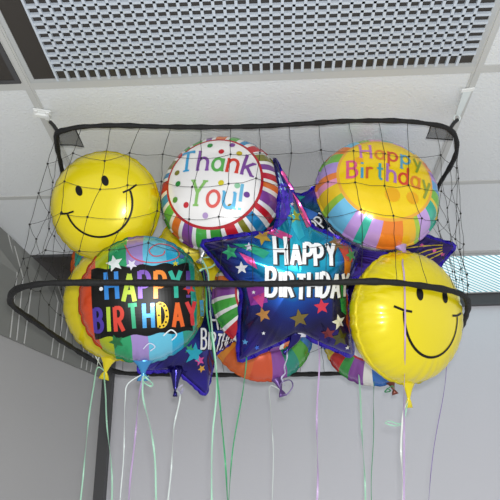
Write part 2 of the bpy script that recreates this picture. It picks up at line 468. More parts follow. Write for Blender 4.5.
def star_rings(outline, thick, seed, n_r=22, wr=1.0):
    P = np.array([(p[0], p[1]) for p in outline]); n = len(P)
    nx = np.roll(P, -1, 0); sg = nx-P; L2 = (sg**2).sum(1)
    def dist(q):
        d = q[:, None, :]-P[None]; t = np.clip((d*sg[None]).sum(2)/L2[None], 0, 1)
        e = d-t[..., None]*sg[None]; return np.sqrt((e**2).sum(2)).min(1)
    dm = dist(np.zeros((1, 2)))[0]
    rg = random.Random(seed); nw = 60
    k = np.arange(n); cre = np.zeros(n)
    for _ in range(nw):
        c = rg.uniform(0, n); dd = np.abs((k-c+n/2) % n - n/2); cre += rg.uniform(.3, 1)*np.exp(-(dd/1.6)**2)
    u = np.sin(np.linspace(0, 1, n_r+1)[1:]*PI/2)
    Zs = []; Q = []
    for uu in u:
        q = P*uu; d = np.clip(dist(q)/dm, 0, 1); z = thick*np.sqrt(np.clip(1-(1-d)**2.0, 0, 1)); Zs.append(z); Q.append(q)
    Zs = np.array(Zs); zc = thick
    for _ in range(6):
        Zn = Zs.copy(); inner = np.vstack([np.full((1, n), zc), Zs[:-2]])
        Zn[:-1] = .4*Zs[:-1] + .15*(np.roll(Zs, 1, 1)[:-1] + np.roll(Zs, -1, 1)[:-1]) + .15*(inner[:len(Zs)-1] + Zs[1:])
        Zs = Zn; zc = .5*zc+.5*Zs[0].mean()
    out = []
    for uu, q, z in zip(u, Q, Zs):
        w = np.clip((uu-.6)/.4, 0, 1)
        zz = z*(1 - .32*wr*cre*w*np.clip(1-uu**10, .1, 1))
        out.append((q[:, 0], q[:, 1], np.maximum(zz, .0006)))
    return out, (0, 0, zc)
def envelope(rings, cpt, flange, m_front, m_back, m_seam=None):
    bm = bmesh.new(); n = len(rings[0][0])
    R_ = []
    for s in (1, -1):
        c = bm.verts.new((cpt[0], cpt[1], s*cpt[2])); RR = []
        for X, Y, Z in rings: RR.append([bm.verts.new((X[i], Y[i], s*Z[i])) for i in range(n)])
        for i in range(n):
            j = (i+1) % n
            f = bm.faces.new([c, RR[0][i], RR[0][j]] if s > 0 else [c, RR[0][j], RR[0][i]]); f.material_index = 0 if s > 0 else 1
            for a in range(len(RR)-1):
                q = [RR[a][i], RR[a+1][i], RR[a+1][j], RR[a][j]]
                f = bm.faces.new(q if s > 0 else q[::-1]); f.material_index = 0 if s > 0 else 1
        R_.append(RR)
    X, Y, Z = rings[-1]
    nx = np.roll(X, -1)-np.roll(X, 1); ny = np.roll(Y, -1)-np.roll(Y, 1); l = np.sqrt(nx*nx+ny*ny)+1e-9
    outer = []
    for i in range(n):
        fl = flange*(1+.12*math.sin(i*1.3)+.1*math.sin(i*.47))
        outer.append(bm.verts.new((X[i]+ny[i]/l[i]*fl, Y[i]-nx[i]/l[i]*fl, .0012*math.sin(i*.9)*(flange/.006))))
    for i in range(n):
        j = (i+1) % n
        f = bm.faces.new([R_[0][-1][i], outer[i], outer[j], R_[0][-1][j]]); f.material_index = 2 if m_seam else 0
        f = bm.faces.new([R_[1][-1][j], outer[j], outer[i], R_[1][-1][i]]); f.material_index = 2 if m_seam else 1
    mats = [m_front, m_back] + ([m_seam] if m_seam else [])
    return bm, mats
class Decals:
    """printed pattern laid on the front of a balloon envelope"""
    def __init__(s, bvh): s.bvh = bvh; s.bm = bmesh.new(); s.mats = []; s.side = 1
    def mi(s, m):
        if m not in s.mats: s.mats.append(m)
        return s.mats.index(m)
    def drop(s, x, y, eps):
        h = s.bvh.ray_cast(Vector((x, y, 1.)), Vector((0, 0, -1)))
        if h[0] is None: return None
        n = h[1] if h[1].z > 0 else -h[1]
        return h[0] + n*eps
    def poly_tris(s, tris, m, eps):
        """tris in 2D, split small then dropped"""
        mi = s.mi(m); tmp = bmesh.new()
        for t in tris: tmp.faces.new([tmp.verts.new((p[0], p[1], 0)) for p in t])
        for _ in range(4):
            lg = [e for e in tmp.edges if e.calc_length() > .012]
            if not lg: break
            bmesh.ops.subdivide_edges(tmp, edges=lg, cuts=1, use_grid_fill=True)
        vm = {}
        for v in tmp.verts:
            p = s.drop(v.co.x, v.co.y, eps); vm[v] = None if p is None else s.bm.verts.new(p)
        for f in tmp.faces:
            vs = [vm[v] for v in f.verts]
            if None in vs: continue
            nf = s.bm.faces.new(vs); nf.material_index = mi
            nf.normal_update()
            if nf.normal.z < 0: nf.normal_flip()
        tmp.free()
    def fan(s, pts, m, eps, c=None):
        if c is None: c = (sum(p[0] for p in pts)/len(pts), sum(p[1] for p in pts)/len(pts))
        s.poly_tris([(c, pts[i], pts[(i+1) % len(pts)]) for i in range(len(pts))], m, eps)
    def ellipse(s, x, y, rx, ry, m, eps=.0012, n=20, rot=0):
        c_, s_ = math.cos(rot), math.sin(rot)
        s.fan([(x+rx*math.cos(a)*c_-ry*math.sin(a)*s_, y+rx*math.cos(a)*s_+ry*math.sin(a)*c_) for a in (2*PI*i/n for i in range(n))], m, eps)
    def star(s, x, y, r, m, eps=.0012, rot=0, inner=.45):
        s.fan([(x+(r if i % 2 == 0 else r*inner)*math.cos(rot+PI/2+i*PI/5), y+(r if i % 2 == 0 else r*inner)*math.sin(rot+PI/2+i*PI/5)) for i in range(10)], m, eps, (x, y))
    def stroke(s, pts, w, m, eps=.0012):
        P = [Vector((p[0], p[1])) for p in pts]
        P2 = [P[0]]
        for a, b in zip(P, P[1:]):
            n_ = max(1, int((b-a).length/.008))
            for i in range(1, n_+1): P2.append(a.lerp(b, i/n_))
        tris = []; Lf = []; Rg = []
        ws = w if isinstance(w, (list, tuple)) else None
        for i, p in enumerate(P2):
            d0 = (P2[i]-P2[i-1]) if i > 0 else (P2[1]-P2[0]); d1 = (P2[i+1]-P2[i]) if i < len(P2)-1 else d0
            d0 = d0.normalized(); d1 = d1.normalized(); t = d0+d1
            if t.length < .2: t = d1
            t.normalize(); nn = Vector((-t.y, t.x)); sc = 1/max(.5, abs(nn.dot(Vector((-d0.y, d0.x)))))
            q = i/(len(P2)-1); ww = (ws[0]*(1-q)+ws[1]*q) if ws else w
            Lf.append(p+nn*ww/2*sc); Rg.append(p-nn*ww/2*sc)
        for i in range(len(P2)-1): tris += [(Rg[i], Rg[i+1], Lf[i+1], Lf[i])]
        s.poly_tris(tris, m, eps)
    def build(s, name, parent):
        return mesh_obj(name, s.bm, s.mats, parent, True)

def catmull_2(p): return [(q.x, q.y) for q in catmull([(a, b, 0) for a, b in p], 6)]
def arc(cx, cy, rx, ry, a0, a1, n=10):
    return [(cx+rx*math.cos(math.radians(a0+(a1-a0)*i/n)), cy+ry*math.sin(math.radians(a0+(a1-a0)*i/n))) for i in range(n+1)]
GL = {
 'H': (.62, [[(0, 0), (0, 1)], [(.62, 0), (.62, 1)], [(0, .5), (.62, .5)]]),
 'A': (.66, [[(0, 0), (.33, 1)], [(.33, 1), (.66, 0)], [(.13, .33), (.53, .33)]]),
 'P': (.55, [[(0, 0), (0, 1)], [(0, .96), (.25, .96)] + arc(.27, .7, .27, .26, 90, -90) + [(0, .44)]]),
 'Y': (.62, [[(0, 1), (.31, .5)], [(.62, 1), (.31, .5)], [(.31, .52), (.31, 0)]]),
 'B': (.55, [[(0, 0), (0, 1)], [(0, .96), (.22, .96)] + arc(.24, .745, .24, .215, 90, -90) + [(0, .53)], [(.2, .53)] + arc(.25, .285, .29, .245, 90, -90) + [(0, .04)]]),
 'I': (.1, [[(.05, 0), (.05, 1)]]),
 'R': (.58, [[(0, 0), (0, 1)], [(0, .96), (.25, .96)] + arc(.27, .72, .26, .24, 90, -90) + [(0, .48)], [(.22, .48), (.56, 0)]]),
 'T': (.64, [[(0, .96), (.64, .96)], [(.32, .96), (.32, 0)]]),
 'D': (.6, [[(0, 0), (0, 1)], [(0, .96), (.15, .96)] + arc(.17, .5, .42, .46, 90, -90) + [(0, .04)]]),
 '!': (.1, [[(.05, .32), (.05, 1)], [(.05, 0), (.05, .1)]]),
 'h': (.5, [[(0, 0), (0, 1)], [(0, .38)] + arc(.25, .36, .25, .26, 170, 0) + [(.5, 0)]]),
 'a': (.52, [arc(.26, .31, .26, .29, 20, 380, 18), [(.52, .62), (.52, 0)]]),
 'n': (.5, [[(0, 0), (0, .64)], [(0, .38)] + arc(.25, .36, .25, .26, 170, 0) + [(.5, 0)]]),
 'k': (.5, [[(0, 0), (0, 1)], [(.45, .64), (.03, .3)], [(.16, .4), (.5, 0)]]),
 'o': (.56, [arc(.28, .31, .28, .3, 0, 360, 20)]),
 'u': (.5, [[(0, .62), (0, .3)] + arc(.25, .27, .25, .25, 180, 360) + [(.5, .62)], [(.5, .62), (.5, 0)]]),
 'p': (.54, [[(0, .62), (0, -.35)], arc(.27, .31, .27, .29, 200, 520, 18)]),
 'y': (.5, [[(0, .62), (.25, .05)], [(.5, .62), (.16, -.35)]]),
 'i': (.1, [[(.05, 0), (.05, .6)], [(.05, .8), (.05, .9)]]),
 'r': (.36, [[(0, 0), (0, .64)], [(0, .4)] + arc(.2, .38, .2, .23, 170, 50)]),
 't': (.4, [[(.18, .95), (.18, .12)], [(0, .64), (.38, .64)], [(.18, .12), (.34, .02)]]),
 'd': (.54, [arc(.27, .31, .27, .29, -20, 340, 18), [(.54, 1), (.54, 0)]]),
}
SERIF = {'T': [(.16, .02, .48, .02), (.0, .86, .0, 1.0), (.64, .86, .64, 1.0)], 'h': [(-.08, .02, .1, .02), (.4, .02, .6, .02), (-.1, .98, .02, .98)], 'n': [(-.08, .02, .1, .02), (.4, .02, .6, .02), (-.1, .63, .02, .63)],
         'k': [(-.08, .02, .1, .02), (.4, .02, .62, .02), (-.1, .98, .02, .98), (.34, .64, .56, .64)], 'Y': [(-.1, .98, .14, .98), (.48, .98, .74, .98), (.17, .02, .45, .02)],
         'u': [(-.1, .62, .02, .62), (.4, .62, .52, .62), (.48, .02, .62, .02)], 'a': [(.5, .02, .62, .02)], 'p': [(-.1, .62, .02, .62), (-.1, -.34, .12, -.34)], 'H': [(-.1, .02, .1, .02), (.52, .02, .72, .02), (-.1, .98, .1, .98), (.52, .98, .72, .98)],
         'B': [(-.1, .02, .05, .02), (-.1, .98, .05, .98)]}
def letters(D, text, x, y, h, w, cols, gap=.22, rot=0., eps=.0014, serif=False, wob=0., widen=1., sizes=None, shadow=None, curve=0., seed=0, slant=0., dotted=None):
    """strokes of each letter; (x,y) is the left end of the baseline"""
    rg = random.Random(seed); c_, s_ = math.cos(rot), math.sin(rot); cx = 0.
    tot = sum((GL[c][0]*widen+gap)*h if c != ' ' else .4*h for c in text)
    for i, ch in enumerate(text):
        if ch == ' ': cx += .4*h; continue
        gw, st = GL[ch]; hh = h*(sizes[i] if sizes else 1.); dy = rg.uniform(-wob, wob)*h; tl = rg.uniform(-wob, wob)*.8
        dy += -curve*h*((cx/tot*2-1)**2)
        if curve: tl -= curve*2*h/tot*2*(cx/tot*2-1)
        col = cols[i % len(cols)]
        def tf_(p, ox=0, oy=0):
            px_, py_ = p[0]*hh*widen + slant*p[1]*hh, p[1]*hh; px_, py_ = px_*math.cos(tl)-py_*math.sin(tl), px_*math.sin(tl)+py_*math.cos(tl)
            X, Y = cx+px_+ox, dy+py_+oy
            return (x+X*c_-Y*s_, y+X*s_+Y*c_)
        for s0 in st:
            if shadow: D.stroke([tf_(p, w*.3, -w*.3) for p in s0], w*1.6, shadow, eps)
            D.stroke([tf_(p) for p in s0], w, col, eps+(.0007 if shadow else 0) + .00003*i)
        if dotted and dotted[0] == i:
            for s0 in st:
                for q in (catmull([(a_, b_, 0) for a_, b_ in s0], 4)[2::7]): D.ellipse(*tf_((q[0], q[1])), w*.27, w*.27, dotted[1], eps+.0009, 8)
        if serif:
            for a in SERIF.get(ch, []): D.stroke([tf_(a[:2]), tf_(a[2:])], w*.62, col, eps+.00002)
        cx += (gw*widen+gap)*hh

def pose(px, py, d, yaw=0., pitch=0., roll=0.):
    """centre at a depth; the front faces the camera, then turns right (yaw), up (pitch) and rolls"""
    c = at(px, py, d); z = (EYE-c).normalized(); x = (RT - z*RT.dot(z)).normalized(); y = z.cross(x)
    Rm = Matrix((x, y, z)).transposed()
    Rm = Rm @ Matrix.Rotation(math.radians(yaw), 3, 'Y') @ Matrix.Rotation(-math.radians(pitch), 3, 'X') @ Matrix.Rotation(math.radians(roll), 3, 'Z')
    M = Rm.to_4x4(); M.translation = c
    return M
def tail(root, R, ang, m, length=.075, w0=.03, name='tail', droop=0., toward=0., curl=0.):
    """the pinched filling neck; returns the knot in world space"""
    a = math.radians(ang); d = Vector((math.cos(a), math.sin(a), 0)); s = Vector((-d.y, d.x, 0)); z = Vector((0, 0, 1))
    g = (root.matrix_world.to_3x3().inverted() @ Vector((0, 0, -1))).normalized()
    p = d*(R*.955); secs = []
    prof = [(0, w0, .012), (.12, w0*.72, .012), (.3, w0*.45, .009), (.5, w0*.27, .006), (.62, w0*.18, .0045), (.68, w0*.15, .0045), (.74, w0*.27, .005), (.86, w0*.4, .003), (1., w0*.5, .0015)]
    bm = bmesh.new(); last = None; pos = p.copy(); pt = 0; dirn = d.copy(); knot = None
    for t, w, th in prof:
        pos = pos + dirn*(t-pt)*length; pt = t
        dirn = (dirn + g*droop*.3 + z*toward*.3 + s*curl*.3).normalized()
        n_ = 10; sx = (z.cross(dirn)); sx = sx.normalized() if sx.length > .1 else s
        ring = [bm.verts.new(pos + sx*w*math.cos(2*PI*k/n_) + sx.cross(dirn)*th*math.sin(2*PI*k/n_)) for k in range(n_)]
        if last:
            for k in range(n_): bm.faces.new([last[k], last[(k+1) % n_], ring[(k+1) % n_], ring[k]])
        else: bm.faces.new(ring[::-1])
        last = ring
        if abs(t-.68) < 1e-6: knot = pos.copy()
    bm.faces.new(last)
    bmesh.ops.recalc_face_normals(bm, faces=bm.faces[:])
    mesh_obj(name, bm, m, root, True)
    return root.matrix_world @ knot
RIB = {}
def ribbon(root, pts, colour, w=.0048, twist=3., wob=.0025, seed=0, first=None):
    """thin curling ribbon through world points"""
    rg = random.Random(seed)
    path = catmull(pts, 10); path = resample(path, max(24, int(sum((b-a).length for a, b in zip(path, path[1:]))/.008)))
    bm = bmesh.new(); last = None; n = len(path); th = .00035; ph = rg.uniform(0, 6)
    for i, p in enumerate(path):
        t = (path[min(i+1, n-1)]-path[max(i-1, 0)]).normalized()
        q = i/n; a = .9*math.sin(q*twist*2+ph) + .5*math.sin(q*twist*5+ph*2)
        v = (EYE-p).normalized(); sx = t.cross(v)
        sx = sx.normalized() if sx.length > .05 else t.orthogonal().normalized()
        nz = sx.cross(t)
        sx, nz = sx*math.cos(a)+nz*math.sin(a), nz*math.cos(a)-sx*math.sin(a)
        o = RT*wob*math.sin(q*9+ph)*min(1, q*4)
        pp = p+o
        ring = [bm.verts.new(pp+sx*w/2*sgx+nz*th*sgz) for sgx, sgz in ((-1, -1), (1, -1), (1, 1), (-1, 1))]
        if last:
            for k in range(4): bm.faces.new([last[k], last[(k+1) % 4], ring[(k+1) % 4], ring[k]])
        else: bm.faces.new(ring[::-1])
        last = ring
    bm.faces.new(last)
    mesh_obj('ribbon', bm, mat('ribbon_'+colour, RC[colour], .1, .35, .2), root, False, root.matrix_world.inverted())
RC = {'mint': '#a9dcc0', 'green': '#3f9d69', 'pale': '#d5dfdc', 'lilac': '#b79cc6', 'violet': '#8c78b0', 'white': '#e6ece6', 'silver': '#b9b6cf'}
def hang(root, knot, px, colour, **kw):
    """ribbon from a knot through picture places in the upright plane of the knot"""
    ribbon(root, [knot] + [on_y(x, y, knot.y-.015) for x, y in px], colour, **kw)
def curl(root, knot, px, colour, **kw):
    ribbon(root, [knot] + [on_y(x, y, knot.y-.01+.008*math.sin(i*1.9)) for i, (x, y) in enumerate(px)], colour, **kw)

def round_balloon(name, label, cat, M, R, fat, m_front, m_back, seed, group=None, wr=1., pattern=None, flange=.006):
    root = empty(name, M); tag(root, label, cat, group)
    rings, c = round_rings(R, fat, seed, wr=wr)
    bm, mats = envelope(rings, c, flange, m_front, m_back)
    bmesh.ops.recalc_face_normals(bm, faces=bm.faces[:])
    bvh = BVHTree.FromBMesh(bm)
    def commit():
        if pattern:
            D = Decals(bvh); pattern(D); base = len(mats)
            mats.extend(D.mats); off = {}
            for v in D.bm.verts: off[v] = bm.verts.new(v.co)
            for f in D.bm.faces:
                nf = bm.faces.new([off[v] for v in f.verts]); nf.material_index = base + f.material_index
            D.bm.free()
        mesh_obj('foil_envelope', bm, mats, root, True)
    commit()
    return root, bvh

# ================================================================== SMILEYS
m_yel = mat('yellow_foil', '#ead70c', .12, .27, .35)
def yellow_variation():
    k = NT(m_yel); k.bump(9, .12, 2, .01)
yellow_variation()
m_blk = mat('ink_black', '#0c0c0a', 0, .35, 0, .25)
def smile_face(root, bvh, R, sw=.60, ey=.34, full=1.):
    for sx in (-1, 1):
        D = Decals(bvh); D.ellipse(sx*.25*R*full, ey*R*full, .062*R*full, .1*R*full, m_blk); D.build('eye', root)
    D = Decals(bvh); a0 = 188; cx, cy, rx, ry = 0, .02*R*full, sw*R*full, .62*R*full
    pts = arc(cx, cy, rx, ry, 180, 360, 40)
    D.stroke(pts, .036*R, m_blk)
    for sx in (-1, 1):
        D.stroke([(sx*(rx-.13*R), cy-.012*R+.02*R), (sx*rx, cy+.02*R), (sx*(rx+.14*R), cy-.03*R+.10*R)], .034*R, m_blk, .0014)
    D.build('smile', root)

# left upper smiley
dA = 2.14; RA = 53.5*dA/FOC
A_, bv = round_balloon('smiley_balloon', 'yellow smiley face balloon at the upper left under the net corner', 'balloon', pose(105.5, 206, dA, -13, 5, 21), RA, .92, m_yel, m_yel, 11, 'yellow smiley balloons', .35)
smile_face(A_, bv, RA, full=1.0)
kn = tail(A_, RA, -111, m_yel, .06)
# right lower smiley
dF = 2.05; RF = 65.5*dF/FOC
F_, bv = round_balloon('smiley_balloon', 'yellow smiley face balloon turned right at the lower right of the net', 'balloon', pose(407, 317, dF, 43, 2, -4), RF, .92, m_yel, m_yel, 12, 'yellow smiley balloons', 1.15)
bvF = bv
smile_face(F_, bv, RF, sw=.53, ey=.30)
knF = tail(F_, RF, -88, m_yel, .08, .032)
hang(F_, knF, [(403, 412), (402, 430), (402, 470), (403, 520)], 'white', seed=1)
curl(F_, knF, [(403, 420), (399, 424), (390, 421), (386, 423), (396, 426), (404, 424)], 'mint', w=.004)
# yellow balloon behind the black birthday balloon
dG = 2.44; RG = 57.5*dG/FOC
G_, bv = round_balloon('yellow_balloon', 'plain yellow balloon half hidden behind the black birthday balloon, tail showing', 'balloon', pose(121, 302, dG, -14, 0, 0), RG, .9, m_yel, m_yel, 13, None, 1.)
knG = tail(G_, RG, -102, m_yel, .085, .04)
hang(G_, knG, [(97, 368), (93, 392), (88, 430), (83, 470), (79, 520)], 'mint', seed=3)
hang(G_, knG, [(104, 376), (106, 400), (108, 430), (111, 470), (112, 520)], 'mint', seed=4)
curl(G_, knG, [(93, 352), (94, 343), (99, 350), (103, 345), (98, 362), (95, 374)], 'pale', w=.004)
# olive yellow one deep between
dI = 2.58; RI = 47*dI/FOC
I_, bv = round_balloon('yellow_balloon', 'plain yellow balloon wedged deep behind the Thank You balloon and the big blue star', 'balloon', pose(203, 258, dI, 8, -8, 0), RI, .8, m_yel, m_yel, 14, None, 1.)

# ================================================================== THANK YOU
dB = 2.15; RB = 60.5*dB/FOC
WH = '#f2f1ee'
cyc = ['#c8202e', '#7d3f98', '#4fae48', '#e8762c', '#c8202e', '#2a8fc4', '#7c7a1e', '#3f9e3c', '#c31f3a', '#8a4aa0', '#5fb54d', '#1f86bd']
wed = []
rgw = random.Random(5)
for i in range(26):
    wed.append((rgw.choice((.9, 1.3, 1.6)), cyc[(i*5+i//4) % len(cyc)])); wed.append((.55, WH))
m_thank = radial_mat('thank_you_foil', RB, wed, '#f4f2f0', '#b9202c', .755, .795)
m_silver = mat('silver_foil', '#c9c9cb', .8, .25)
def dots(D):
    R = RB
    cols = ['#2e8f3e', '#7d3f98', '#c8202e', '#c9b227', '#7c7a1e', '#8fc9a0', '#6b3a8f', '#5f9d3a', '#c8202e', '#7d6a1e', '#b59acb', '#dccf2a']
    pos = [(-.16, .62), (.2, .66), (.06, .5), (.35, .5), (-.62, .1), (.42, -.08), (.58, -.2), (-.57, -.36), (-.36, -.45), (.36, -.43), (-.02, -.6), (.16, -.06), (-.56, -.1)]
    for i, (x, y) in enumerate(pos): D.ellipse(x*R, y*R, .047*R, .047*R, ink(cols[i % len(cols)]))
B_, bv = round_balloon('thank_you_balloon', 'round Thank You balloon with white disc and striped rim, upper middle of the net', 'balloon', pose(220, 193.5, dB, -14, 24, -4), RB, .95, m_thank, m_silver, 21, None, .5, dots)
D = Decals(bv)
tc = [ink(c) for c in ('#3ba3d8', '#8a56a8', '#5fb356', '#d8402f', '#7f4a9c')]
letters(D, 'Thank', -.56*RB, .14*RB, .37*RB, .05*RB, tc, gap=.22, serif=True, curve=.10, widen=.84, sizes=[1.05, 1, 1, 1, 1])
D.build('lettering', B_); D = Decals(bv)
letters(D, 'You!', -.30*RB, -.46*RB, .42*RB, .05*RB, [ink(c) for c in ('#8cc46a', '#e2605a', '#5eb3dd', '#6bb7d8')], gap=.17, serif=True, widen=.8)
D.build('lettering', B_)
knB = tail(B_, RB, -96, m_silver, .055)
hang(B_, knB, [(208, 272), (209, 290), (212, 330), (216, 370), (216, 400), (213, 432), (212, 470), (212, 520)], 'mint', seed=5, wob=.001)
curl(B_, knB, [(216, 257), (213, 266), (203, 269), (200, 271), (206, 268)], 'mint', w=.005)
hang(B_, knB, [(206, 290), (207, 315), (213, 350), (218, 385), (223, 432), (226, 470), (228, 520)], 'green', seed=6, wob=.001)

# ================================================================== HAPPY BIRTHDAY, yellow disc
dC = 2.18; RC_ = 61.5*dC/FOC
wedC = []
VB = [('#b79be0', 1.2), ('#f3883a', .8), ('#f2a3c6', .6), ('#f5cf2a', 1.1), ('#9cc93f', .7), ('#78c9ee', 1.7), ('#c79fe3', 1.), ('#39b8a0', .7), ('#c79fe3', 1.1), ('#f3882f', 1.9), ('#f5c02c', 1.2), ('#a9d04a', .5), ('#c9a5e6', 1.3), ('#2fb598', 1.1), ('#f6d13a', .4), ('#7ac242', 1.1), ('#5aa7e0', 1.), ('#b78fd8', 1.1)]
c_list = [c for c, w in VB] + ['#f3882f', '#f6d13a', '#78c9ee', '#c79fe3', '#39b8a0', '#f2a3c6', '#9cc93f', '#78c9ee', '#f3882f', '#7ac242']
w_list = [w for c, w in VB] + [1.2]*10
for c, w in zip(c_list, w_list): wedC.append((w, c))
m_yb = radial_mat('yellow_birthday_foil', RC_, wedC, '#fbd70f', '#f3b440', .73, .77, turn=.04)
def suns(D):
    for x, y, r in ((.1, -.36, .12), (.42, -.33, .10), (-.45, .2, .07)): D.ellipse(x*RC_, y*RC_, r*RC_, r*RC_, ink('#f5b50c'))
C_, bv = round_balloon('birthday_balloon', 'Happy Birthday balloon with yellow disc and rainbow striped rim, upper right of net', 'balloon', pose(377.5, 194.5, dC, 18, 34, -12), RC_, .95, m_yb, m_silver, 22, None, .5, suns)
D = Decals(bv)
letters(D, 'Happy', -.42*RC_, .27*RC_, .31*RC_, .038*RC_, [ink(c) for c in ('#c97fc9', '#e58a2e', '#d8503a', '#57a7c9', '#8aa42e')], gap=.24, curve=.05, serif=True, widen=.8)
D.build('lettering', C_); D = Decals(bv)
letters(D, 'Birthday', -.60*RC_, -.14*RC_, .34*RC_, .042*RC_, [ink(c) for c in ('#e85f8f', '#4aa6cf', '#dc6a2e', '#49a9b5', '#b678c6', '#df4a30', '#e88a2a', '#9aa83a')], gap=.18, curve=.06, serif=True, widen=.74)
D.build('lettering', C_)
m_lav = mat('lavender_foil', '#b79fd6', .3, .3, .2)
knC = tail(C_, RC_, -66, m_lav, .06, .03, toward=.4)
def over(root, bvh, x, y, off):
    inv = root.matrix_world.inverted(); o = inv @ EYE; d = (inv.to_3x3() @ ray(x, y)).normalized()
    h = bvh.ray_cast(o, d)
    p = root.matrix_world @ h[0]; return p + (EYE-p).normalized()*off
LAV = [over(F_, bvF, x, y, .005) for x, y in ((402.5, 262), (404, 274), (405, 300), (405.3, 330), (405, 355), (404.5, 376))]
ribbon(C_, [knC] + LAV + [on_y(404, y, LAV[-1].y+.01) for y in (400, 440, 480, 520)], 'lilac', seed=8, w=.0046, wob=.0003)

# ================================================================== HAPPY BIRTHDAY, black panel
dD = 2.03; RD = 62*dD/FOC
m_band = band_mat('party_band_foil', RD, [(-1, '#e8501c'), (-.70, '#b7c51f'), (-.48, '#2fa56b'), (-.2, '#a98fcf'), (.06, '#6cc9e6'), (.42, '#27b4dc'), (.6, '#2a9e86'), (.84, '#a5a428')])
def panel(D):
    R = RD; n = 30; pts = []
    for i in range(n+1): pts.append((-.76*R+1.52*R*i/n, .50*R+.02*R*math.sin(i*.9)))
    for i in range(9): pts.append((.78*R, .45*R-1.0*R*i/9))
    for i in range(n+1): pts.append((.76*R-1.52*R*i/n, -.57*R+.02*R*math.sin(i*.8)))
    for i in range(9): pts.append((-.77*R+.02*R*math.sin(i*2), -.52*R+1.0*R*i/9))
    tr_ = []
    h = n+1
    top_ = pts[:h]; bot_ = pts[h+9:h+9+n+1][::-1]
    for i in range(n):
        for j in range(20):
            f = lambda a, b, t: (a[0]+(b[0]-a[0])*t, a[1]+(b[1]-a[1])*t)
            tr_.append((f(bot_[i], top_[i], j/20), f(bot_[i+1], top_[i+1], j/20), f(bot_[i+1], top_[i+1], (j+1)/20), f(bot_[i], top_[i], (j+1)/20)))
    D.poly_tris(tr_, m_blk, .001)
    sp_ = [(.36*R+(.25-.018*t)*R*math.cos(t*.5+.6)*.9, .68*R+(.17-.012*t)*R*math.sin(t*.5+.6)*.9) for t in range(0, 14)]
    D.stroke(catmull_2([(-.22*R, .86*R), (-.12*R, .66*R), (.05*R, .56*R), (.3*R, .53*R), (.55*R, .58*R), (.62*R, .68*R), (.5*R, .8*R), (.3*R, .84*R), (.16*R, .74*R), (.22*R, .64*R), (.36*R, .65*R), (.4*R, .72*R)]), .016*R, ink('#d8505a'), .0012)
    D.star(-.38*R, .56*R, .14*R, ink('#e9f0ee'), .0018, .2); D.star(-.12*R, .52*R, .09*R, ink('#e6e3f0'), .0018, .5)
    D.star(-.35*R, .78*R, .05*R, ink('#3fb57c'), .0014); D.star(.66*R, .62*R, .06*R, ink('#3a4fb0'), .0014); D.star(.55*R, .50*R, .05*R, ink('#d8d23a'), .0018)
    D.star(-.42*R, -.64*R, .12*R, ink('#1f6a3a'), .0018, .3); D.star(.74*R, .1*R, .1*R, ink('#c8302c'), .0018, .4)
    D.ellipse(-.6*R, .18*R, .03*R, .03*R, ink('#f2f2f2'), .0018)
    D.stroke(catmull_2([(.3*R, -.6*R), (.42*R, -.52*R), (.5*R, -.6*R), (.42*R, -.68*R)]), .02*R, ink('#e6eef0'), .0018)
    D.stroke(catmull_2([(-.02*R, -.78*R), (.08*R, -.7*R), (.16*R, -.76*R), (.08*R, -.82*R)]), .016*R, ink('#d8dcf0'), .0014)
D_, bv = round_balloon('birthday_balloon', 'multicoloured Happy Birthday balloon with black lettered panel, lower left of net', 'balloon', pose(143, 299, dD, -3, 2, 4), RD, .9, m_band, m_silver, 23, None, 1., panel)
D = Decals(bv)
cH = [ink(c) for c in ('#2f86d6', '#b5cf3a', '#7d54b8', '#ee8a2a', '#2fb59a', '#5a3f8f')]
letters(D, 'HAPPY!', -.52*RD, -.01*RD, h=.42*RD, w=.066*RD, cols=cH, gap=.21, wob=.05, seed=2, eps=.0019, rot=-.03, widen=.62)
cB = [ink(c) for c in ('#4a35a0', '#b5cf3a', '#d8402f', '#2fa577', '#3f9ad8', '#f0c92c', '#e8661f', '#d83a3a', '#4fa5d8')]
D.build('lettering', D_); D = Decals(bv)
letters(D, 'BIRTHDAY!', -.73*RD, -.47*RD, h=.37*RD, w=.06*RD, cols=cB, gap=.25, wob=.04, seed=4, eps=.0019, rot=-.0, widen=.56, dotted=(5, m_blk))
D.build('lettering', D_)
m_bluetail = mat('blue_foil_tail', '#3f8fc9', .4, .25, .2)
knD = tail(D_, RD, -93, m_bluetail, .065, .04)
hang(D_, knD, [(143, 393), (147, 412), (151, 432), (155, 470), (158, 520)], 'mint', seed=9)
hang(D_, knD, [(139, 400), (136, 425), (134, 440), (131, 475), (129, 520)], 'lilac', seed=10)
hang(D_, knD, [(128, 384), (126, 400), (124, 430), (122, 475), (120, 520)], 'pale', seed=11, w=.003)
curl(D_, knD, [(146, 378), (152, 384), (150, 386), (143, 380), (148, 376)], 'mint', w=.005)

# ================================================================== STARS
def star_outline(tips, notches, n=240, bulge=None):
    P = []
    for i in range(len(tips)):
        t = Vector(tips[i]); a = Vector(notches[i-1]); b = Vector(notches[i])
        # rounded tip, softly rounded notch
        P += [a.lerp(t, .0), a.lerp(t, .3), a.lerp(t, .62), a.lerp(t, .90), t.lerp((a+b)/2, .03), b.lerp(t, .90), b.lerp(t, .62), b.lerp(t, .3)]
        if bulge and i == bulge[0]:
            for q_, k_ in ((-3, .6), (-2, 1.), (-1, .6)): P[q_] = P[q_] + Vector(bulge[1])*k_
    P = [p.to_3d() for p in P]
    return resample(catmull(P, 8, True), n, True)
def reg_star(R, inner=.6, rot=0.):
    t = [(R*math.cos(PI/2+rot+i*2*PI/5), R*math.sin(PI/2+rot+i*2*PI/5)) for i in range(5)]
    nn = [(R*inner*math.cos(PI/2+rot+(i+.5)*2*PI/5), R*inner*math.sin(PI/2+rot+(i+.5)*2*PI/5)) for i in range(5)]
    return t, nn
m_seam = mat('violet_seam_foil', '#4a32dc', .7, .2, .3)
m_navy = mat('navy_foil', '#1c1668', .75, .2, .3)
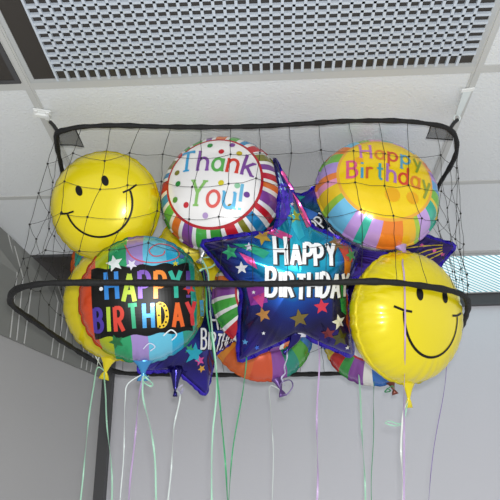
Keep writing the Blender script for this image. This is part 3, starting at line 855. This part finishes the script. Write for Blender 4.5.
def star_balloon(label, M, tips, notches, thick, mfront, seed, pattern=None, seam=m_seam, flange=.010, bulge=None, bend=None):
    root = empty('star_balloon', M); tag(root, label, 'balloon', 'blue birthday star balloons')
    rings, c = star_rings(star_outline(tips, notches, bulge=bulge), thick, seed)
    bm, mats = envelope(rings, c, flange, mfront, m_navy, seam)
    if bend:
        for v in bm.verts: v.co.z -= bend[1]*max(0., v.co.x-bend[0])**2
    bmesh.ops.recalc_face_normals(bm, faces=bm.faces[:])
    bvh = BVHTree.FromBMesh(bm)
    if pattern:
        D = Decals(bvh); pattern(D); base = len(mats); mats.extend(D.mats); off = {}
        for v in D.bm.verts: off[v] = bm.verts.new(v.co)
        for f in D.bm.faces:
            nf = bm.faces.new([off[v] for v in f.verts]); nf.material_index = base+f.material_index
        D.bm.free()
    mesh_obj('foil_envelope', bm, mats, root, True)
    return root, bvh
def ikm(h): return mat('foil_ink_' + h.lstrip('#'), h, .45, .25, .2)
m_white = mat('star_letter_white', '#f1f3f4', .05, .35)
m_shade = mat('star_letter_outline', '#0b0d16', .1, .35)
def star_words(bvh, root, u, x1=0., y1=0., h1=1., rot=-.04, wk=1.):
    D = Decals(bvh)
    # u = length of one picture pixel at the main star's size
    c_, s_ = math.cos(rot), math.sin(rot)
    letters(D, 'HAPPY', x1-27*u, y1+3*u, 21*u*h1, 3.7*u*wk, [m_white], gap=.19, wob=.05, seed=3, rot=rot+.02, shadow=m_shade, sizes=[1.28, .92, .98, .98, 1.0], widen=.64, slant=-.02)
    D.build('lettering', root); D = Decals(bvh)
    letters(D, 'BIRTHDAY', x1-35*u, y1-29*u, 25*u*h1, 3.7*u*wk, [m_white], gap=.145, wob=.05, seed=5, rot=rot+.02, shadow=m_shade, sizes=[1.15, .95, .95, .95, .95, .98, .95, .95], widen=.54)
    D.build('lettering', root)
dE = 2.02; u = dE/FOC; cx0, cy0 = 297, 272
def L(x, y): return ((x-cx0)*u, (cy0-y)*u)
tips = [L(271, 156), L(202, 243), L(239, 361), L(357, 359), L(365, 252)]
notch = [L(275, 231), L(242, 291), L(299, 333), L(347, 289), L(310, 226)]
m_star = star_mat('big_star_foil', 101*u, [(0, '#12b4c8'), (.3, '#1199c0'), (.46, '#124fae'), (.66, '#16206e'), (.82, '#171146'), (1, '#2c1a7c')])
def deco(D):
    def tri(pts, c, e=.001): D.fan([L(*p) for p in pts], ikm(c), e)
    tri([(280, 172), (284, 170), (303, 196), (316, 212), (309, 212), (292, 192)], '#d84f96')
    tri([(272, 168), (277, 172), (285, 190), (280, 196)], '#9fc6e8')  # pale streak: the highlight on the top tip, painted into the print
    tri([(288, 205), (296, 214), (302, 236), (296, 240), (289, 226)], '#22a9c0')
    tri([(258, 226), (274, 228), (290, 236), (286, 241), (268, 234)], '#d84f96')
    tri([(232, 244), (252, 244), (268, 252), (262, 258), (246, 250)], '#1f9e7a')
    tri([(238, 252), (252, 258), (256, 268), (246, 262)], '#c93f86')
    tri([(246, 286), (262, 284), (266, 300), (250, 304)], '#8a2f96')
    tri([(252, 296), (264, 290), (261, 306)], '#c93f86', .0014)
    tri([(336, 246), (352, 238), (352, 262), (342, 260)], '#c9442a')
    tri([(341, 256), (350, 262), (349, 285), (343, 288)], '#e0852c')
    tri([(336, 278), (345, 282), (347, 316), (339, 310)], '#27a55a')
    tri([(347, 292), (350, 296), (351, 335), (345, 322)], '#d8661f')
    tri([(277, 184), (286, 184), (292, 192), (291, 206), (285, 220), (278, 228), (281, 205)], '#4a2fb8', .0013)
    tri([(291, 191), (298, 200), (306, 214), (311, 226), (305, 228), (298, 212)], '#d84f96', .0013)
    for x, y, r, c, ro_ in ((293, 217, 7, '#8fa03a', .2), (248, 247, 4.5, '#e6dff0', 0), (241, 267, 6.5, '#f2f4f6', .1), (336, 320, 8, '#f2f4f6', .2), (318, 304, 8, '#d8344a', .1), (262, 312, 7.5, '#b07a3a', .3),
                            (297, 316, 10, '#7f6d2e', .2), (326, 331, 7, '#7a2a30', .2), (262, 237, 9, '#c9a53a', .4), (230, 252, 8, '#2f9e6a', .3), (338, 336, 10, '#4a4a20', .1), (335, 243, 9, '#8a6a3a', .2), (350, 255, 7, '#3f9d4a', .3),
                            (253, 291, 2, '#f2f4f6', 0), (262, 330, 2, '#f2f4f6', 0), (347, 347, 2.5, '#f2f4f6', 0), (290, 205, 2, '#e8c9d8', 0), (316, 345, 2, '#e6e6f0', 0), (245, 340, 3, '#5fa5e0', 0), (256, 345, 3, '#3a6ad8', .4)):
        D.star(*L(x, y), r*u, ikm(c), .0016, ro_)
E_, bv = star_balloon('big blue star balloon reading Happy Birthday in the centre of the net', pose(cx0, cy0, dE, 7, -3, 0), tips, notch, .08, m_star, 31, deco, bulge=(0, (9*u, 3*u)), bend=(28*u, 5.))
x0, y0 = L(300, 266); star_words(bv, E_, u, x0, y0)
m_tag = mat('white_valve_tab', '#dcdce6', .2, .3)
knE = tail(E_, .0, 0, m_tag, .001, .001) if False else None
bm = bmesh.new(); p0 = Vector((*L(300, 330), .004)); box(bm, (p0.x-6*u, p0.y-7*u, .002), (p0.x+6*u, p0.y+1.5*u, .006)); bmesh.ops.bevel(bm, geom=bm.edges[:], offset=.0015, segments=2)
mesh_obj('white_valve_tab', bm, m_tag, E_, True)
bm = bmesh.new(); tube(bm, catmull([Vector((*L(297, 333), 0)), Vector((*L(294, 341), 0)), Vector((*L(290, 347), .003)), Vector((*L(287, 351), .003)), Vector((*L(284, 354), .0))], 4), [.02, .0195, .018, .016, .013, .011, .009, .0075, .006, .005, .0045, .0045, .006, .008, .009, .008, .006], 8)
bm.transform(Matrix.Diagonal((1, 1, .45, 1))); mesh_obj('tail', bm, m_navy, E_, True)
knE = E_.matrix_world @ Vector((*L(287, 350), .003))
curl(E_, knE, [(287, 356), (284, 366), (286, 373), (282, 378), (284, 386)], 'silver', w=.0045)
hang(E_, E_.matrix_world @ Vector((*L(318, 334), 0)), [(319, 360), (318, 400), (317.5, 432), (317, 475), (316, 520)], 'lilac', seed=14)
hang(E_, E_.matrix_world @ Vector((*L(247, 352), 0)), [(246, 365), (243, 385), (237, 426), (231, 470), (226, 520)], 'green', seed=15, w=.004)

# star behind, turned, upper centre
m_star2 = star_mat('rear_star_foil', .27, [(0, '#111a30'), (.3, '#14182c'), (.42, '#145a7c'), (.55, '#2a2a9c'), (.7, '#7c3a9c'), (.85, '#2b1480'), (1, '#3d1f9a')])
dM = 2.36; RM = 84*dM/FOC
t_, n_ = reg_star(RM)
def deco2(D):
    for x, y, r, c in ((.1, .62, .08, '#c9953a'), (.3, .5, .1, '#1f9e9a'), (.55, .15, .09, '#c9953a'), (-.2, .45, .07, '#d84f96'), (0, .72, .05, '#8f6a3a')): D.star(x*RM, y*RM, r*RM, ikm(c), .0012, x)
    D.fan([(.1*RM, .42*RM), (.22*RM, .52*RM), (.34*RM, .2*RM), (.26*RM, .16*RM)], ikm('#2a6ac0'), .001)
M_, bv = star_balloon('blue star balloon tilted on its side between the big star and the rainbow rimmed balloon', pose(308, 246, dM, 4, 0, 44), t_, n_, .055, m_star2, 32, deco2)
star_words(bv, M_, dM/FOC*.64, .052, .004, 1., .0, .62)
# star at the far right, one gold streaked tip showing
dN = 2.45; RN = 78*dN/FOC
t_, n_ = reg_star(RN)
m_star3 = star_mat('purple_star_foil', RN, [(0, '#2a1a70'), (.5, '#2b1a6a'), (.8, '#2c1560'), (1, '#3a2280')])
def deco3(D):
    for a in (.1, .25, -.05, -.2):
        D.stroke([(.3*RN, a*RN), (.62*RN, (.2+a*.4)*RN), (.8*RN, (.26+a*.2)*RN)], .014*RN, ikm('#c9b03a'), .0012)
    for x, y in ((.62, .1), (.7, .24), (.55, .3), (.8, .2)): D.star(x*RN, y*RN, .03*RN, ikm('#e65fa5'), .0014)
N_, bv = star_balloon('dark purple star balloon with gold streaks, one tip showing above the right smiley', pose(377, 268, dN, -4, 0, -2), t_, n_, .06, m_star3, 33, deco3, m_seam)
# star at the lower left, seen obliquely, hanging below the hoop
dL = 2.27; RL = 66*dL/FOC
t_, n_ = reg_star(RL)
m_star4 = star_mat('lower_star_foil', RL, [(0, '#121a3c'), (.35, '#1a2f8c'), (.55, '#22227c'), (.8, '#1c1560'), (1, '#2a1f8a')])
def deco4(D):
    for x, y, r, c in ((.1, -.33, .16, '#22a9c0'), (.22, -.4, .08, '#d84f96'), (-.35, -.45, .08, '#c96a2a'), (0, -.3, .08, '#2f9e6a'), (-.3, -.3, .07, '#b03a3a'), (.3, -.5, .06, '#d8a23a')): D.star(x*RL, y*RL, r*RL, ikm(c), .0012, x*3)
L_, bv = star_balloon('dark blue star balloon pointing down behind the black panelled balloon', pose(187, 331, dL, 30, 4, -19), t_, n_, .06, m_star4, 34, deco4)
star_words(bv, L_, dL/FOC*.72, .125, .015, 1., .28, .8)
bm = bmesh.new()
tl0 = Vector((-.02*RL, -.56*RL, 0)); g_ = (L_.matrix_world.to_3x3().inverted() @ Vector((0, 0, -1)))
pts = [tl0 + g_*q for q in (0, .02, .045, .07, .08, .088, .1)]
tube(bm, pts, [.026, .022, .013, .008, .004, .006, .008], 10); mesh_obj('tail', bm, m_navy, L_, True)
knL = L_.matrix_world @ pts[4]
curl(L_, knL, [(183, 384), (178, 388), (182, 394), (184, 388), (178, 396)], 'silver', w=.005)
hang(L_, knL, [(180, 395), (178, 410), (174, 432), (170, 475), (167, 520)], 'pale', seed=16)

# ================================================================== DEEPER ROUND ONES
dJ = 2.20; RJ = 52*dJ/FOC
m_thank2 = radial_mat('second_thank_you_foil', RJ, wed, '#f4f2f0', '#b9202c', .6, .64, turn=.2)
J_, bv = round_balloon('thank_you_balloon', 'second Thank You balloon, only its striped rim showing left of the big star', 'balloon', pose(265, 298, dJ, 10, 12, 0), RJ, .85, m_thank2, m_silver, 41)
dK = 2.52; RK = 50*dK/FOC
m_rain = radial_mat('rainbow_rim_foil', RK, [(10, '#c9783a'), (10, '#e8902a'), (10, '#d8662a'), (7, '#d8552a'), (5, '#8f4fa5'), (5, '#1f8f7c'), (6, '#4fa53a'), (7, '#2f7fc9'), (5, '#9a72c0'), (9, '#e8a02c'), (9, '#d85a3a'), (9, '#c9903a'), (8, '#6a8fd0')], '#f8cd14', '#f0ad3c', .5, .55, turn=.1)
K_, bv = round_balloon('birthday_balloon', 'rainbow rimmed balloon with purple tail hanging below the big star', 'balloon', pose(262, 333, dK, 8, 24, 0), RK, .85, m_rain, m_silver, 42)
m_pt = mat('purple_foil_tail', '#6a4a8f', .35, .3, .2)
knK = tail(K_, RK, -76, m_pt, .075, .03)
curl(K_, knK, [(281, 383), (289, 380), (293, 386), (288, 394), (281, 394), (279, 391)], 'violet', w=.005)
hang(K_, knK, [(270, 386), (271, 405), (272, 432), (273, 475), (273, 520)], 'pale', seed=17, w=.003)
dO = 2.62; RO = 51*dO/FOC
m_str = radial_mat('striped_foil', RO, [(1, '#2f6fc0'), (.7, '#e8d23a'), (1, '#c8302c'), (.7, '#3f9d4a'), (1, '#8a4aa0'), (.7, '#e8e6e0')]*4, '#f4f2f0', '#b9202c', .6, .64)
O_, bv = round_balloon('striped_balloon', 'striped balloon with red tail hidden behind the lower right smiley', 'balloon', pose(374, 334, dO, -6, 14, 0), RO, .8, m_str, m_silver, 43)
m_rt = mat('red_foil_tail', '#7a3a2a', .35, .3, .2)
knO = tail(O_, RO, -71, m_rt, .055, .026)
curl(O_, knO, [(393, 386), (388, 388), (385, 392), (391, 391), (386, 388)], 'green', w=.005)
hang(O_, on_y(358, 366, O_.location.y-.01), [(359, 380), (361, 405), (362.5, 432), (364, 475), (366, 520)], 'mint', seed=18, w=.006)
hang(O_, on_y(374, 378, O_.location.y-.01), [(374, 395), (373, 430), (372, 475), (372, 520)], 'green', seed=19, w=.0026)
dH = 2.62; RH = 40*dH/FOC
m_peek = band_mat('teal_edge_foil', RH, [(-1, '#d8601f'), (-.92, '#2a9e86'), (-.75, '#6a5aa8'), (-.5, '#6cc9e6'), (0, '#a98fcf'), (.5, '#b7c51f')])
H_, bv = round_balloon('striped_balloon', 'orange edged teal balloon peeking out below the upper left smiley', 'balloon', pose(113, 267, dH, 0, 0, 0), RH, .6, m_peek, m_silver, 44)
# thin violet ribbon falling at the right of the smiley
hang(N_, on_y(447, 345, 2.2), [(446, 370), (442, 400), (437, 432), (431, 475), (426, 520)], 'violet', seed=20, w=.0026)

# ================================================================== LIGHT
w = bpy.data.worlds.new('world'); S.world = w; w.use_nodes = True
nt = w.node_tree; bg = nt.nodes['Background']
tc_ = nt.nodes.new('ShaderNodeTexCoord'); sx_ = nt.nodes.new('ShaderNodeSeparateXYZ'); rp = nt.nodes.new('ShaderNodeValToRGB'); mp = nt.nodes.new('ShaderNodeMapRange')
nt.links.new(tc_.outputs['Generated'], sx_.inputs[0]); nt.links.new(sx_.outputs['Z'], mp.inputs[0]); mp.inputs[1].default_value = -1; mp.inputs[2].default_value = 1
nt.links.new(mp.outputs[0], rp.inputs[0]); nt.links.new(rp.outputs[0], bg.inputs[0])
cr = rp.color_ramp; cr.elements[0].position = 0; cr.elements[0].color = (.60, .61, .62, 1); cr.elements[1].position = 1; cr.elements[1].color = (.8, .85, .9, 1)
e = cr.elements.new(.40); e.color = (.68, .68, .68, 1); e = cr.elements.new(.5); e.color = (1.0, 1.0, 1.0, 1)
bg.inputs[1].default_value = 1.0
fl = bpy.data.lights.new('camera_flash', 'AREA'); fl.shape = 'DISK'; fl.size = .045; fl.energy = 22; fl.color = (1, 1, 1)
fo = bpy.data.objects.new('camera_flash', fl); COL.objects.link(fo)
fo.location = EYE + UP*.055 + RT*.02 - F*.01
fo.rotation_euler = cam.matrix_world.to_euler()
S.view_settings.view_transform = 'Standard'; S.view_settings.look = 'None'; S.view_settings.gamma = 1; S.view_settings.use_curve_mapping = False
S.view_settings.exposure = 0
